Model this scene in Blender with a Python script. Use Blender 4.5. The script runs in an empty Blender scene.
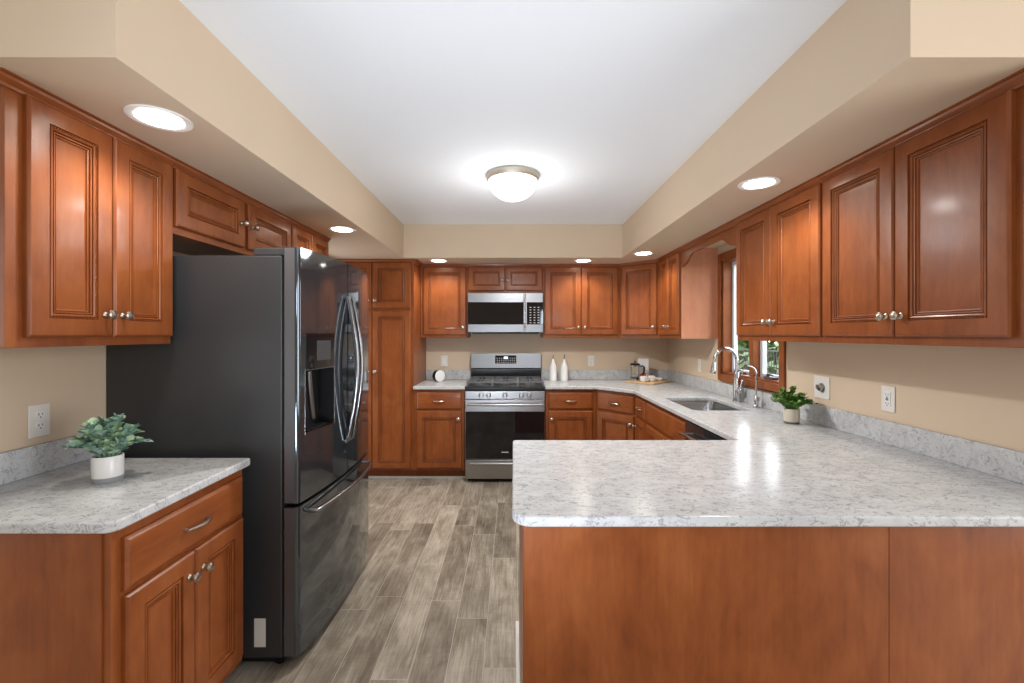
import bpy, bmesh, math, random
from mathutils import Vector, Matrix
R = math.radians
S = bpy.context.scene
C = S.collection
random.seed(7)
# ------------------------------------------------------------------ camera, world, lights, exposure
F, CX, CY, EYE = 440.0, 512.8, 333.8, 1.416
cd = bpy.data.cameras.new('camera'); cam = bpy.data.objects.new('camera', cd); C.objects.link(cam)
cam.location = (0, 0, EYE); cam.rotation_euler = (R(90), 0, 0)
cd.sensor_fit = 'HORIZONTAL'; cd.sensor_width = 36.0; cd.lens = 36.0*F/1024
cd.shift_x = -(CX-512)/1024; cd.shift_y = (CY-341.5)/1024
cd.clip_start = 0.02; cd.clip_end = 300
S.camera = cam
S.view_settings.view_transform = 'Standard'; S.view_settings.look = 'None'
S.view_settings.exposure = 0.46; S.view_settings.gamma = 1.0; S.view_settings.use_curve_mapping = False
W = bpy.data.worlds.new('sky'); S.world = W; W.use_nodes = True
bg = W.node_tree.nodes['Background']; bg.inputs[0].default_value = (0.90, 0.95, 1.0, 1); bg.inputs[1].default_value = 5.0
S.cycles.use_denoising = True
S.cycles.max_bounces = 10; S.cycles.diffuse_bounces = 5; S.cycles.glossy_bounces = 5
S.cycles.sample_clamp_indirect = 6.0
S.cycles.caustics_reflective = False; S.cycles.caustics_refractive = False

def area(name, loc, rot, sx, sy, power, col=(1, 1, 1)):
    l = bpy.data.lights.new(name, 'AREA'); l.shape = 'RECTANGLE'; l.size = sx; l.size_y = sy
    l.energy = power; l.color = col
    o = bpy.data.objects.new(name, l); C.objects.link(o); o.location = loc; o.rotation_euler = rot
    return o
# added fill light, in an unseen doorway made up beyond the refrigerator
area('fill_beyond_fridge', (-1.80, 3.81, 1.10), (R(90), 0, R(-90)), 0.7, 1.8, 6, (0.95, 0.98, 1.03))
def spot(name, loc, aim, ang, power, size=.2, col=(0.87, 0.97, 1.10)):
    l = bpy.data.lights.new(name, 'SPOT'); l.energy = power; l.spot_size = R(ang); l.spot_blend = 1; l.shadow_soft_size = size; l.color = col
    o = bpy.data.objects.new(name, l); C.objects.link(o); o.location = loc
    o.rotation_euler = (Vector(aim)-Vector(loc)).to_track_quat('-Z', 'Y').to_euler(); return o
# two fill lamps added behind the camera, turned up at the ceiling
area('fill_up_right', (0.9, -1.3, 1.8), (R(180-66), 0, R(12)), 0.5, 0.35, 8, (0.87, 0.97, 1.10))
spot('fill_up_wide', (-.4, -.3, .6), (0, 2.75, 2.45), 76, 140)
area('fill_right', (3.25, -.5, 1.25), (R(90), 0, R(90)), 2.2, 1.9, 66, (0.97, 0.98, 1.0))  # added fill panel at the unseen dining wall, which has no window
area('fill_left', (-3.25, -.5, 1.25), (R(90), 0, R(-90)), 2.2, 1.9, 22, (0.97, 0.98, 1.0))  # its weaker partner, also added fill before a closed wall

# ------------------------------------------------------------------ materials
def new_mat(name):
    m = bpy.data.materials.new(name); m.use_nodes = True
    return m, m.node_tree, m.node_tree.nodes['Principled BSDF']
def N(t, kind, **kw):
    n = t.nodes.new(kind)
    for k, v in kw.items(): setattr(n, k, v)
    return n
def simple(name, col, rough=0.5, metal=0.0, spec=None, coat=0, emit=None, es=0, trans=0, ior=None, noise=0.0, nscale=8.0):
    m, t, b = new_mat(name)
    b.inputs['Base Color'].default_value = (*col, 1); b.inputs['Roughness'].default_value = rough
    b.inputs['Metallic'].default_value = metal
    if spec is not None: b.inputs['Specular IOR Level'].default_value = spec
    if coat: b.inputs['Coat Weight'].default_value = coat; b.inputs['Coat Roughness'].default_value = 0.05
    if emit: b.inputs['Emission Color'].default_value = (*emit, 1); b.inputs['Emission Strength'].default_value = es
    if trans: b.inputs['Transmission Weight'].default_value = trans
    if ior: b.inputs['IOR'].default_value = ior
    if noise:
        tc = N(t, 'ShaderNodeTexCoord'); nz = N(t, 'ShaderNodeTexNoise'); nz.inputs['Scale'].default_value = nscale; nz.inputs['Detail'].default_value = 5
        mx = N(t, 'ShaderNodeMix', data_type='RGBA')
        mx.inputs['A'].default_value = (*[c*(1-noise) for c in col], 1); mx.inputs['B'].default_value = (*[min(1, c*(1+noise)) for c in col], 1)
        t.links.new(tc.outputs['Object'], nz.inputs['Vector']); t.links.new(nz.outputs['Fac'], mx.inputs['Factor']); t.links.new(mx.outputs['Result'], b.inputs['Base Color'])
    return m
def wood(name, ca, cb, cc, horiz=False, rough=0.33):
    m, t, b = new_mat(name); L = t.links.new
    tc = N(t, 'ShaderNodeTexCoord'); oi = N(t, 'ShaderNodeObjectInfo')
    mul = N(t, 'ShaderNodeMath', operation='MULTIPLY'); mul.inputs[1].default_value = 40; L(oi.outputs['Random'], mul.inputs[0])
    mp = N(t, 'ShaderNodeMapping'); mp.inputs['Scale'].default_value = (0.35, 5, 5) if horiz else (5, 5, 0.35)
    L(tc.outputs['Object'], mp.inputs['Vector'])
    g = N(t, 'ShaderNodeTexNoise', noise_dimensions='4D'); g.inputs['Scale'].default_value = 7; g.inputs['Detail'].default_value = 8; g.inputs['Roughness'].default_value = 0.6; g.inputs['Distortion'].default_value = 0.4
    L(mp.outputs[0], g.inputs['Vector']); L(mul.outputs[0], g.inputs['W'])
    mp2 = N(t, 'ShaderNodeMapping'); mp2.inputs['Scale'].default_value = (1.2, 2, 2) if horiz else (2, 2, 1.2)
    L(tc.outputs['Object'], mp2.inputs['Vector'])
    q = N(t, 'ShaderNodeTexNoise', noise_dimensions='4D'); q.inputs['Scale'].default_value = 3.2; q.inputs['Detail'].default_value = 4; q.inputs['Distortion'].default_value = 1.0
    L(mp2.outputs[0], q.inputs['Vector']); L(mul.outputs[0], q.inputs['W'])
    ad = N(t, 'ShaderNodeMath', operation='MULTIPLY_ADD'); L(q.outputs['Fac'], ad.inputs[0]); ad.inputs[1].default_value = 0.62
    h = N(t, 'ShaderNodeMath', operation='MULTIPLY'); L(g.outputs['Fac'], h.inputs[0]); h.inputs[1].default_value = 0.40
    mp3 = N(t, 'ShaderNodeMapping'); mp3.inputs['Scale'].default_value = (12, 45, 45) if horiz else (45, 45, 12); L(tc.outputs['Object'], mp3.inputs['Vector'])
    f = N(t, 'ShaderNodeTexNoise'); f.inputs['Scale'].default_value = 1.6; f.inputs['Detail'].default_value = 3; L(mp3.outputs[0], f.inputs['Vector'])
    h2 = N(t, 'ShaderNodeMath', operation='MULTIPLY_ADD'); L(f.outputs['Fac'], h2.inputs[0]); h2.inputs[1].default_value = 0.20; L(h.outputs[0], h2.inputs[2])
    L(h2.outputs[0], ad.inputs[2])
    r = N(t, 'ShaderNodeValToRGB'); e = r.color_ramp.elements
    e[0].position = 0.36; e[0].color = (*ca, 1); e[1].position = 0.84; e[1].color = (*cc, 1); x = e.new(0.60); x.color = (*cb, 1)
    L(ad.outputs[0], r.inputs[0]); L(r.outputs[0], b.inputs['Base Color'])
    b.inputs['Roughness'].default_value = rough
    b.inputs['Coat Weight'].default_value = 0.08; b.inputs['Coat Roughness'].default_value = 0.12; b.inputs['Specular IOR Level'].default_value = 0.32
    return m
M = {}
WA, WB, WC = (0.155, 0.037, 0.0085), (0.242, 0.066, 0.0165), (0.325, 0.102, 0.028)
M['wood'] = wood('stained_maple', WA, WB, WC)
M['wood_h'] = wood('stained_maple_across', WA, WB, WC, horiz=True)
M['veneer_daylit'] = wood('pink_maple_veneer_daylit', (0.50, 0.20, 0.11), (0.60, 0.26, 0.15), (0.68, 0.31, 0.185))  # pinkish maple made paler: window daylight is painted into the colour
M['paint'] = simple('tan_wall_paint', (0.65, 0.52, 0.38), 0.75, noise=0.03, nscale=3)
M['ceiling'] = simple('white_ceiling_paint', (0.86, 0.895, 0.93), 0.9, noise=0.012, nscale=60)
M['white'] = simple('white_gloss', (0.82, 0.82, 0.80), 0.3)
M['trimwhite'] = simple('white_trim_paint', (0.75, 0.74, 0.71), 0.4)
M['plate'] = simple('white_plate_plastic', (0.78, 0.76, 0.71), 0.35)
M['slot'] = simple('dark_slot', (0.03, 0.03, 0.03), 0.6)
M['nickel'] = simple('brushed_nickel', (0.46, 0.40, 0.33), 0.32, 1.0)
M['rim'] = simple('satin_nickel', (0.60, 0.55, 0.46), 0.5, 0.8)
M['chrome'] = simple('chrome', (0.60, 0.61, 0.63), 0.14, 1.0)
M['steel'] = simple('stainless_steel', (0.36, 0.36, 0.365), 0.30, 1.0)
M['steel_dim'] = simple('stainless_reflection_dimmed', (0.27, 0.275, 0.285), 0.34, 1.0)  # copy of the stainless steel, bright lamp reflections toned down in its colour
M['steel_sink'] = simple('sink_steel', (0.42, 0.42, 0.42), 0.25, 1.0)
M['black_steel'] = simple('black_stainless', (0.098, 0.116, 0.132), 0.07, 0.80, coat=0.5)
M['black_edge'] = simple('black_stainless_edge', (0.13, 0.13, 0.135), 0.40, 0.6)
M['bar_steel'] = simple('dark_handle_steel', (0.26, 0.26, 0.27), 0.20, 1.0)
M['fridge_side'] = simple('fridge_side_grey', (0.035, 0.036, 0.038), 0.38, noise=0.10, nscale=2)
M['black'] = simple('black_plastic', (0.010, 0.010, 0.011), 0.30, spec=0.3)
M['black_glass'] = simple('black_glass', (0.006, 0.006, 0.007), 0.04, spec=0.5)
M['iron'] = simple('cast_iron', (0.10, 0.10, 0.10), 0.38, noise=0.2, nscale=40)
def pane_glass():
    m, t, b = new_mat('window_glass'); o = t.nodes['Material Output']
    tr = N(t, 'ShaderNodeBsdfTransparent'); gl = N(t, 'ShaderNodeBsdfGlossy'); gl.inputs['Roughness'].default_value = 0.0
    mx = N(t, 'ShaderNodeMixShader'); mx.inputs[0].default_value = 0.05
    t.links.new(tr.outputs[0], mx.inputs[1]); t.links.new(gl.outputs[0], mx.inputs[2]); t.links.new(mx.outputs[0], o.inputs['Surface'])
    return m
M['pane'] = pane_glass()
M['glass'] = simple('clear_glass', (1, 1, 1), 0.0, trans=1.0, ior=1.45)
M['lamp'] = simple('lamp_lens', (1, 1, 1), 0.4, emit=(1.0, 0.93, 0.80), es=9)
M['bowl'] = simple('lamp_bowl_glass', (1, 1, 1), 0.4, emit=(1.0, 0.95, 0.86), es=3.0)
M['digit'] = simple('display_digits', (0.5, 0.8, 1), 0.4, emit=(0.75, 0.9, 1), es=1.5)
M['button'] = simple('key_print', (0.45, 0.45, 0.46), 0.5)
M['ceramic'] = simple('white_ceramic', (0.80, 0.80, 0.79), 0.22)
M['pot_grey'] = simple('grey_pot_band', (0.30, 0.31, 0.32), 0.5)
M['pot_cream'] = simple('cream_pot', (0.62, 0.57, 0.47), 0.45)
M['pot_brown'] = simple('pot_dark_foot', (0.12, 0.10, 0.075), 0.55)
M['soil'] = simple('soil', (0.03, 0.022, 0.014), 0.9)
M['board'] = simple('pale_wood_board', (0.58, 0.38, 0.20), 0.45, noise=0.15, nscale=20)
M['cork'] = simple('cork', (0.45, 0.30, 0.16), 0.7)
M['bag'] = simple('white_paper_bag', (0.78, 0.78, 0.77), 0.6)
M['red'] = simple('red_print', (0.55, 0.05, 0.05), 0.5)
M['coffee'] = simple('coffee', (0.015, 0.008, 0.005), 0.2)
M['lawn'] = simple('lawn_grass', (0.040, 0.080, 0.008), 0.9, noise=0.25, nscale=0.9)
M['fence'] = simple('dark_metal_fence', (0.012, 0.014, 0.012), 0.5)
M['tree'] = simple('tree_leaves', (0.036, 0.085, 0.012), 0.8, noise=0.5, nscale=1.5)
M['bark'] = simple('bark', (0.12, 0.085, 0.06), 0.9)
M['vinyl'] = simple('white_vinyl', (0.55, 0.57, 0.62), 0.35)

def leafmat(name, cols):
    m, t, b = new_mat(name)
    g = N(t, 'ShaderNodeNewGeometry'); r = N(t, 'ShaderNodeValToRGB'); r.color_ramp.interpolation = 'CONSTANT'
    e = r.color_ramp.elements
    while len(e) < len(cols): e.new(0.5)
    for i, c in enumerate(cols): e[i].position = i/len(cols); e[i].color = (*c, 1)
    t.links.new(g.outputs['Random Per Island'], r.inputs[0]); t.links.new(r.outputs[0], b.inputs['Base Color'])
    b.inputs['Roughness'].default_value = 0.5
    return m
M['euca'] = leafmat('eucalyptus_leaves', [(0.20, 0.36, 0.28), (0.28, 0.46, 0.30), (0.42, 0.60, 0.30), (0.32, 0.47, 0.43), (0.52, 0.66, 0.45), (0.17, 0.30, 0.27)])
M['herb'] = leafmat('green_leaves', [(0.07, 0.19, 0.025), (0.14, 0.32, 0.045), (0.05, 0.13, 0.022), (0.20, 0.42, 0.07), (0.10, 0.17, 0.05)])

def quartz():
    m, t, b = new_mat('white_quartz'); L = t.links.new
    tc = N(t, 'ShaderNodeTexCoord')
    mp = N(t, 'ShaderNodeMapping'); mp.inputs['Scale'].default_value = (0.75, 1.25, 1); mp.inputs['Rotation'].default_value = (0, 0, 0.25)
    L(tc.outputs['Object'], mp.inputs['Vector'])
    def nz(s, d, dist, rough=0.55):
        n = N(t, 'ShaderNodeTexNoise'); n.inputs['Scale'].default_value = s; n.inputs['Detail'].default_value = d; n.inputs['Distortion'].default_value = dist; n.inputs['Roughness'].default_value = rough
        L(mp.outputs[0], n.inputs['Vector']); return n.outputs['Fac']
    def ramp(src, p0, c0, p1, c1):
        r = N(t, 'ShaderNodeValToRGB'); e = r.color_ramp.elements
        e[0].position = p0; e[0].color = (c0, c0, c0, 1); e[1].position = p1; e[1].color = (c1, c1, c1, 1); L(src, r.inputs[0]); return r.outputs[0]
    def math_(op, a, bb):
        n = N(t, 'ShaderNodeMath', operation=op)
        for i, v in enumerate((a, bb)):
            if isinstance(v, (int, float)): n.inputs[i].default_value = v
            else: L(v, n.inputs[i])
        return n.outputs[0]
    v = math_('ABSOLUTE', math_('SUBTRACT', nz(30, 5, 1.8), 0.5), 0)
    vein = ramp(v, 0.0, 1.0, 0.045, 0.0)
    patch = ramp(nz(36, 3, 0.6), 0.45, 0.0, 0.56, 1.0)
    fleck = math_('MULTIPLY', vein, patch)
    cloud = ramp(nz(11, 6, 1.0), 0.38, 0.0, 0.75, 1.0)
    speck = ramp(nz(120, 2, 0), 0.60, 0.0, 0.70, 1.0)
    mx = N(t, 'ShaderNodeMix', data_type='RGBA'); mx.inputs['A'].default_value = (0.58, 0.59, 0.595, 1); mx.inputs['B'].default_value = (0.45, 0.46, 0.47, 1); L(cloud, mx.inputs['Factor'])
    m2 = N(t, 'ShaderNodeMix', data_type='RGBA'); L(mx.outputs['Result'], m2.inputs['A']); m2.inputs['B'].default_value = (0.17, 0.175, 0.185, 1); L(math_('MULTIPLY', fleck, 0.75), m2.inputs['Factor'])
    m3 = N(t, 'ShaderNodeMix', data_type='RGBA'); L(m2.outputs['Result'], m3.inputs['A']); m3.inputs['B'].default_value = (0.25, 0.25, 0.26, 1); L(math_('MULTIPLY', speck, 0.4), m3.inputs['Factor'])
    L(m3.outputs['Result'], b.inputs['Base Color'])
    b.inputs['Roughness'].default_value = 0.19; b.inputs['Specular IOR Level'].default_value = 0.16
    return m
M['quartz'] = quartz()

def planks():
    m, t, b = new_mat('wood_look_floor_tile'); L = t.links.new
    tc = N(t, 'ShaderNodeTexCoord'); sx = N(t, 'ShaderNodeSeparateXYZ'); L(tc.outputs['Object'], sx.inputs[0])
    def mt(op, *a):
        n = N(t, 'ShaderNodeMath', operation=op)
        for i, v in enumerate(a):
            if isinstance(v, (int, float)): n.inputs[i].default_value = v
            else: L(v, n.inputs[i])
        return n.outputs[0]
    def white(a, c=0.0):
        cb = N(t, 'ShaderNodeCombineXYZ')
        for i, v in enumerate((a, c)):
            if isinstance(v, (int, float)): cb.inputs[i].default_value = v
            else: L(v, cb.inputs[i])
        n = N(t, 'ShaderNodeTexWhiteNoise', noise_dimensions='3D'); L(cb.outputs[0], n.inputs['Vector']); return n.outputs['Value']
    u = mt('DIVIDE', mt('ADD', sx.outputs[0], 0.888), 0.1525); row = mt('FLOOR', u); fu = mt('FRACT', u)
    v = mt('ADD', mt('DIVIDE', sx.outputs[1], 0.915), white(row, 3.3)); col = mt('FLOOR', v); fv = mt('FRACT', v)
    rnd_ = white(row, mt('ADD', col, 17.7))
    def edge(f, w): return mt('MAXIMUM', mt('LESS_THAN', f, w), mt('GREATER_THAN', f, 1-w))
    grout = mt('MAXIMUM', edge(fu, 0.0100), edge(fv, 0.0017))
    w = mt('MULTIPLY', rnd_, 41)
    def nz(scale, s, d, dist, rough=0.6):
        q = N(t, 'ShaderNodeMapping'); q.inputs['Scale'].default_value = scale; L(tc.outputs['Object'], q.inputs['Vector'])
        n = N(t, 'ShaderNodeTexNoise', noise_dimensions='4D'); n.inputs['Scale'].default_value = s; n.inputs['Detail'].default_value = d; n.inputs['Distortion'].default_value = dist; n.inputs['Roughness'].default_value = rough
        L(q.outputs[0], n.inputs['Vector']); L(w, n.inputs['W']); return n.outputs['Fac']
    grain = nz((18, 0.9, 1), 6, 8, 0.5, 0.72); wash = nz((3.2, 1.5, 1), 1.8, 5, 0.9); saw = nz((3, 30, 1), 3, 3, 0.3)
    x = mt('ADD', mt('ADD', mt('MULTIPLY', grain, 0.60), mt('MULTIPLY', wash, 0.64)), mt('ADD', mt('MULTIPLY', saw, 0.08), mt('MULTIPLY', rnd_, 0.12)))
    r = N(t, 'ShaderNodeValToRGB'); e = r.color_ramp.elements
    e[0].position = 0.50; e[0].color = (0.095, 0.075, 0.054, 1); e[1].position = 0.92; e[1].color = (0.55, 0.49, 0.40, 1)
    k = e.new(0.68); k.color = (0.25, 0.212, 0.162, 1)
    L(x, r.inputs[0])
    mx = N(t, 'ShaderNodeMix', data_type='RGBA'); L(mt('MULTIPLY', grout, 0.9), mx.inputs['Factor']); L(r.outputs[0], mx.inputs['A']); mx.inputs['B'].default_value = (0.47, 0.43, 0.37, 1)
    L(mx.outputs['Result'], b.inputs['Base Color']); b.inputs['Roughness'].default_value = 0.36
    return m
M['floor'] = planks()

# ------------------------------------------------------------------ mesh builder
class MB:
    def __init__(s): s.v = []; s.f = []
    def add(s, vs, fs):
        o = len(s.v); s.v += [tuple(v) for v in vs]; s.f += [tuple(i+o for i in f) for f in fs]; return s
    def box(s, x0, x1, y0, y1, z0, z1):
        vs = [(x, y, z) for z in (z0, z1) for y in (y0, y1) for x in (x0, x1)]
        return s.add(vs, [(0, 2, 3, 1), (4, 5, 7, 6), (0, 1, 5, 4), (2, 6, 7, 3), (0, 4, 6, 2), (1, 3, 7, 5)])
    def prism(s, pts, fn, a, b):      # pts 2D, fn(u,v,t) -> xyz, from t=a to t=b
        n = len(pts); vs = [fn(u, v, a) for u, v in pts]+[fn(u, v, b) for u, v in pts]
        fs = [tuple(range(n))[::-1], tuple(range(n, 2*n))]+[(i, (i+1) % n, n+(i+1) % n, n+i) for i in range(n)]
        return s.add(vs, fs)
    def tube(s, pts, r, n=10, caps=True, sq=1.0):
        pts = [Vector(p) for p in pts]; rs = r if isinstance(r, (list, tuple)) else [r]*len(pts)
        vs = []; up = None
        for i, p in enumerate(pts):
            d = (pts[min(i+1, len(pts)-1)]-pts[max(i-1, 0)]).normalized()
            if up is None: up = d.orthogonal().normalized()
            up = (up-d*up.dot(d)).normalized(); w = d.cross(up)
            for k in range(n):
                a = 2*math.pi*k/n; vs.append(p+up*math.cos(a)*rs[i]+w*math.sin(a)*rs[i]*sq)
        fs = [(i*n+k, i*n+(k+1) % n, (i+1)*n+(k+1) % n, (i+1)*n+k) for i in range(len(pts)-1) for k in range(n)]
        if caps: fs += [tuple(range(n))[::-1], tuple(range((len(pts)-1)*n, len(pts)*n))]
        return s.add(vs, fs)
    def lathe(s, prof, c=(0, 0, 0), n=24, M4=None):   # prof [(r,h)], around z, M4 an optional matrix
        vs = []; c = Vector(c)
        for r, h in prof:
            for k in range(n):
                a = 2*math.pi*k/n; p = Vector((r*math.cos(a), r*math.sin(a), h))
                vs.append((M4 @ p if M4 else p)+c)
        fs = [(i*n+k, i*n+(k+1) % n, (i+1)*n+(k+1) % n, (i+1)*n+k) for i in range(len(prof)-1) for k in range(n)]
        fs += [tuple(range(n))[::-1], tuple(range((len(prof)-1)*n, len(prof)*n))]
        return s.add(vs, fs)
    def rings(s, w, h, prof):         # rectangular rings: prof [(inset, y)], closed by a centre face; front looks to -y
        vs = []
        for i, y in prof: vs += [(i, y, i), (w-i, y, i), (w-i, y, h-i), (i, y, h-i)]
        fs = [(3, 2, 1, 0)]
        for k in range(len(prof)-1):
            a, b = 4*k, 4*k+4
            fs += [(a+j, a+(j+1) % 4, b+(j+1) % 4, b+j) for j in range(4)]
        l = 4*(len(prof)-1); fs.append((l, l+1, l+2, l+3))
        return s.add(vs, fs)
    def obj(s, name, mat, parent=None, loc=(0, 0, 0), rot=(0, 0, 0), bevel=0, smooth=35, seg=2, fix=True):
        me = bpy.data.meshes.new(name); me.from_pydata(s.v, [], s.f); me.update()
        if fix:
            bm = bmesh.new(); bm.from_mesh(me); bmesh.ops.remove_doubles(bm, verts=bm.verts, dist=1e-6)
            bmesh.ops.recalc_face_normals(bm, faces=bm.faces); bm.to_mesh(me); bm.free()
        if smooth:
            me.polygons.foreach_set('use_smooth', [True]*len(me.polygons)); me.set_sharp_from_angle(angle=R(smooth))
        me.materials.append(M[mat])
        o = bpy.data.objects.new(name, me); C.objects.link(o); o.parent = parent; o.location = loc; o.rotation_euler = rot
        if bevel:
            b = o.modifiers.new('edge', 'BEVEL'); b.width = bevel; b.segments = seg; b.limit_method = 'ANGLE'; b.angle_limit = R(40); b.harden_normals = True
        return o
def tag(o, label, cat, group=None, kind=None):
    o['label'] = label; o['category'] = cat
    if group: o['group'] = group
    if kind: o['kind'] = kind
    return o
def thing(name, label, cat, loc=(0, 0, 0), rz=0, group=None):
    o = bpy.data.objects.new(name, None); C.objects.link(o); o.location = loc; o.rotation_euler = (0, 0, rz); o.empty_display_size = 0.1
    return tag(o, label, cat, group)
def struct(name, mb, mat, bevel=0, parent=None):
    o = mb.obj(name, mat, parent, bevel=bevel, smooth=0)
    if parent is None: o['kind'] = 'structure'
    return o
def arc(cx, cz, r, a0, a1, n): return [(cx+r*math.cos(a0+(a1-a0)*i/n), cz+r*math.sin(a0+(a1-a0)*i/n)) for i in range(n+1)]
XY = lambda u, v, t: (u, v, t)       # prism along z
YZ = lambda u, v, t: (t, u, v)       # prism along x
XZ = lambda u, v, t: (u, t, v)       # prism along y

# ------------------------------------------------------------------ dimensions
WL, WR, WB_ = -1.715, 1.72, 4.855           # inside faces of left, right and back wall
ZS, ZC, ZB = 2.135, 2.449, 1.376            # soffit, ceiling, underside of the wall cabinets
CT = 0.914                                  # top of the worktops
UL, UR, UB = WL+.305, WR-.305, WB_-.305     # faces of the wall cabinets
BL, BR, BB = -1.092, WR-.61, WB_-.61        # faces of the base cabinets

# ------------------------------------------------------------------ the room
plan = [(-3.4, -4.5), (3.4, -4.5), (3.4, 1.14), (WR+.12, 1.14), (WR+.12, 4.98), (-3.4, 4.98)]
struct('floor', MB().prism(plan, XY, -.08, 0), 'floor')
struct('ceiling', MB().prism(plan, XY, ZC, ZC+.1), 'ceiling')
struct('wall_left', MB().box(WL-.12, WL, 1.14, 3.42, 0, ZC).box(WL-.12, WL, 4.20, 4.98, 0, ZC).box(WL-.12, WL, 3.42, 4.20, 2.05, ZC), 'paint')  # opening past the refrigerator added for the fill light
struct('wall_hall', MB().box(-3.4, -3.3, 1.14, 4.98, 0, ZC).box(-3.3, WL-.12, 4.90, 4.98, 0, ZC), 'paint')
struct('wall_back', MB().box(WL, WR, WB_, 4.98, 0, ZC), 'paint')
wy0, wy1, wz0, wz1 = 2.765, 3.66, 1.035, 2.07      # outside of the window casing
oy0, oy1, oz0, oz1 = wy0+.05, wy1-.05, wz0+.055, wz1-.055
w = MB().box(WR, WR+.12, 1.14, oy0, 0, ZC).box(WR, WR+.12, oy1, 4.98, 0, ZC).box(WR, WR+.12, oy0, oy1, 0, oz0).box(WR, WR+.12, oy0, oy1, oz1, ZC)
struct('wall_right', w, 'paint')
# dining room behind the camera
struct('wall_dining_left', MB().box(-3.4, -3.3, -4.5, 1.10, 0, ZC).box(-3.3, WL-.0, 1.10, 1.14, 0, ZC), 'paint')
struct('wall_dining_right', MB().box(3.3, 3.4, -4.5, 1.10, 0, ZC).box(WR, 3.3, 1.10, 1.14, 0, ZC), 'paint')
struct('wall_rear', MB().box(-3.3, 3.3, -4.5, -4.4, 0, ZC), 'paint')
# dropped soffit around three sides
pts = [(WL, 1.144), (-1.033, 1.144), (-1.033, 4.154), (1.034, 4.154), (1.034, 1.144), (WR, 1.144), (WR, WB_), (WL, WB_)]
struct('ceiling_soffit', MB().prism(pts, XY, ZS, ZC), 'paint')
# white shoe strips at the foot of the cabinets
struct('trim_1', MB().box(WL, -.46, BB+.060, BB+.074, .0, .022), 'trimwhite', .003)
struct('trim_2', MB().box(.013, .030, 1.26, 2.12, .0, .035), 'trimwhite', .004)

# ------------------------------------------------------------------ cabinets
DOOR = [(0, 0), (0, -.013), (.003, -.017), (.007, -.0195), (.012, -.020), (.0565, -.020), (.0575, -.0095), (.0615, -.0095), (.063, -.0165), (.067, -.0185), (.0705, -.016), (.0713, -.0090), (.0738, -.0090), (.0748, -.0145), (.0782, -.0138), (.079, -.0072), (.0815, -.0072), (.0823, -.0112), (.0858, -.0100), (.087, -.0055)]
SLIM = [(0, 0), (0, -.013), (.003, -.017), (.007, -.0195), (.012, -.020), (.0485, -.020), (.0495, -.0100), (.0525, -.0100), (.054, -.0165), (.058, -.0178), (.0615, -.0155), (.0625, -.0090), (.065, -.0090), (.066, -.0125), (.069, -.0115), (.070, -.006)]
DRAWER = [(0, 0), (0, -.011), (.004, -.013), (.009, -.0175), (.013, -.0195), (.016, -.020)]
def knob(parent, x, z):
    mb = MB().lathe([(.011, 0), (.011, .002), (.0075, .004), (.0055, .008), (.0055, .015), (.009, .018), (.0145, .0205), (.0165, .0245), (.0155, .028), (.0115, .0305), (.0105, .0295), (.0095, .0315), (.004, .0335), (.001, .0338)], n=18, M4=Matrix.Rotation(R(90), 4, 'X'))
    return mb.obj('knob', 'nickel', parent, (x, -.020, z))
def pull(parent, x, z, L=.10):
    pts = [(-L/2, 0, 0), (-L/2, -.012, 0)]+[(-L/2+L*i/10, -.014-.014*math.sin(math.pi*i/10), 0) for i in range(11)]+[(L/2, -.012, 0), (L/2, 0, 0)]
    return MB().tube(pts, [.0065, .0055]+[.0045+.0018*math.sin(math.pi*i/10) for i in range(11)]+[.0055, .0065], 10).obj('pull_handle', 'nickel', parent, (x, -.020, z))
def rope(door, w, h, ins):
    mb = MB(); st = .0085
    def bead(x, z, ang):
        m4 = Matrix.Translation((x, -.0125, z)) @ Matrix.Rotation(ang, 4, 'Y')
        vs = []; 
        for (a, r) in ((-.0042, .0010), (-.002, .0036), (.002, .0036), (.0042, .0010)):
            for k in range(5): vs.append(m4 @ Vector((math.cos(k*2*math.pi/5)*r, math.sin(k*2*math.pi/5)*r, a)))
        mb.add(vs, [(i*5+k, i*5+(k+1) % 5, i*5+5+(k+1) % 5, i*5+5+k) for i in range(3) for k in range(5)]+[(4, 3, 2, 1, 0), (15, 16, 17, 18, 19)])
    n = int((h-2*ins)/st)
    for i in range(n+1):
        z = ins+(h-2*ins)*i/n; bead(ins, z, .6); bead(w-ins, z, .6)
    n = int((w-2*ins)/st)
    for i in range(1, n):
        x = ins+(w-2*ins)*i/n; bead(x, ins, R(90)+.6); bead(x, h-ins, R(90)+.6)
    return mb.obj('rope_moulding', 'wood', door, smooth=60, fix=False)
def add_door(root, x0, x1, z0, z1, kn=None, y=0, prof=DOOR, fancy=False, horiz=False):
    w, h = x1-x0, z1-z0
    d = MB().rings(w, h, prof).obj('door', 'wood_h' if horiz else 'wood', root, (x0, y, z0), smooth=25)
    if kn: knob(d, (w-.030 if kn[0] == 'r' else .030), {'b': .075, 't': h-.075, 'm': h*.5, 'p': h*.615}[kn[1]])
    if fancy: rope(d, w, h, .0597)
    return d
def add_drawer(root, x0, x1, z0, z1, y=0, handle=True):
    d = MB().rings(x1-x0, z1-z0, DRAWER).obj('drawer_front', 'wood_h', root, (x0, y, z0), smooth=25)
    if handle: pull(d, (x1-x0)/2, (z1-z0)/2)
    return d
def crown(root, x0, x1, z, ends=()):
    p = [(.0, z-.034), (-.008, z-.034), (-.010, z-.026), (-.022, z-.014), (-.024, z-.006), (-.033, z-.004), (-.033, z), (.0, z)]
    return MB().prism(p, YZ, x0, x1).obj('crown_moulding', 'wood_h', root, smooth=0)
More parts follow.
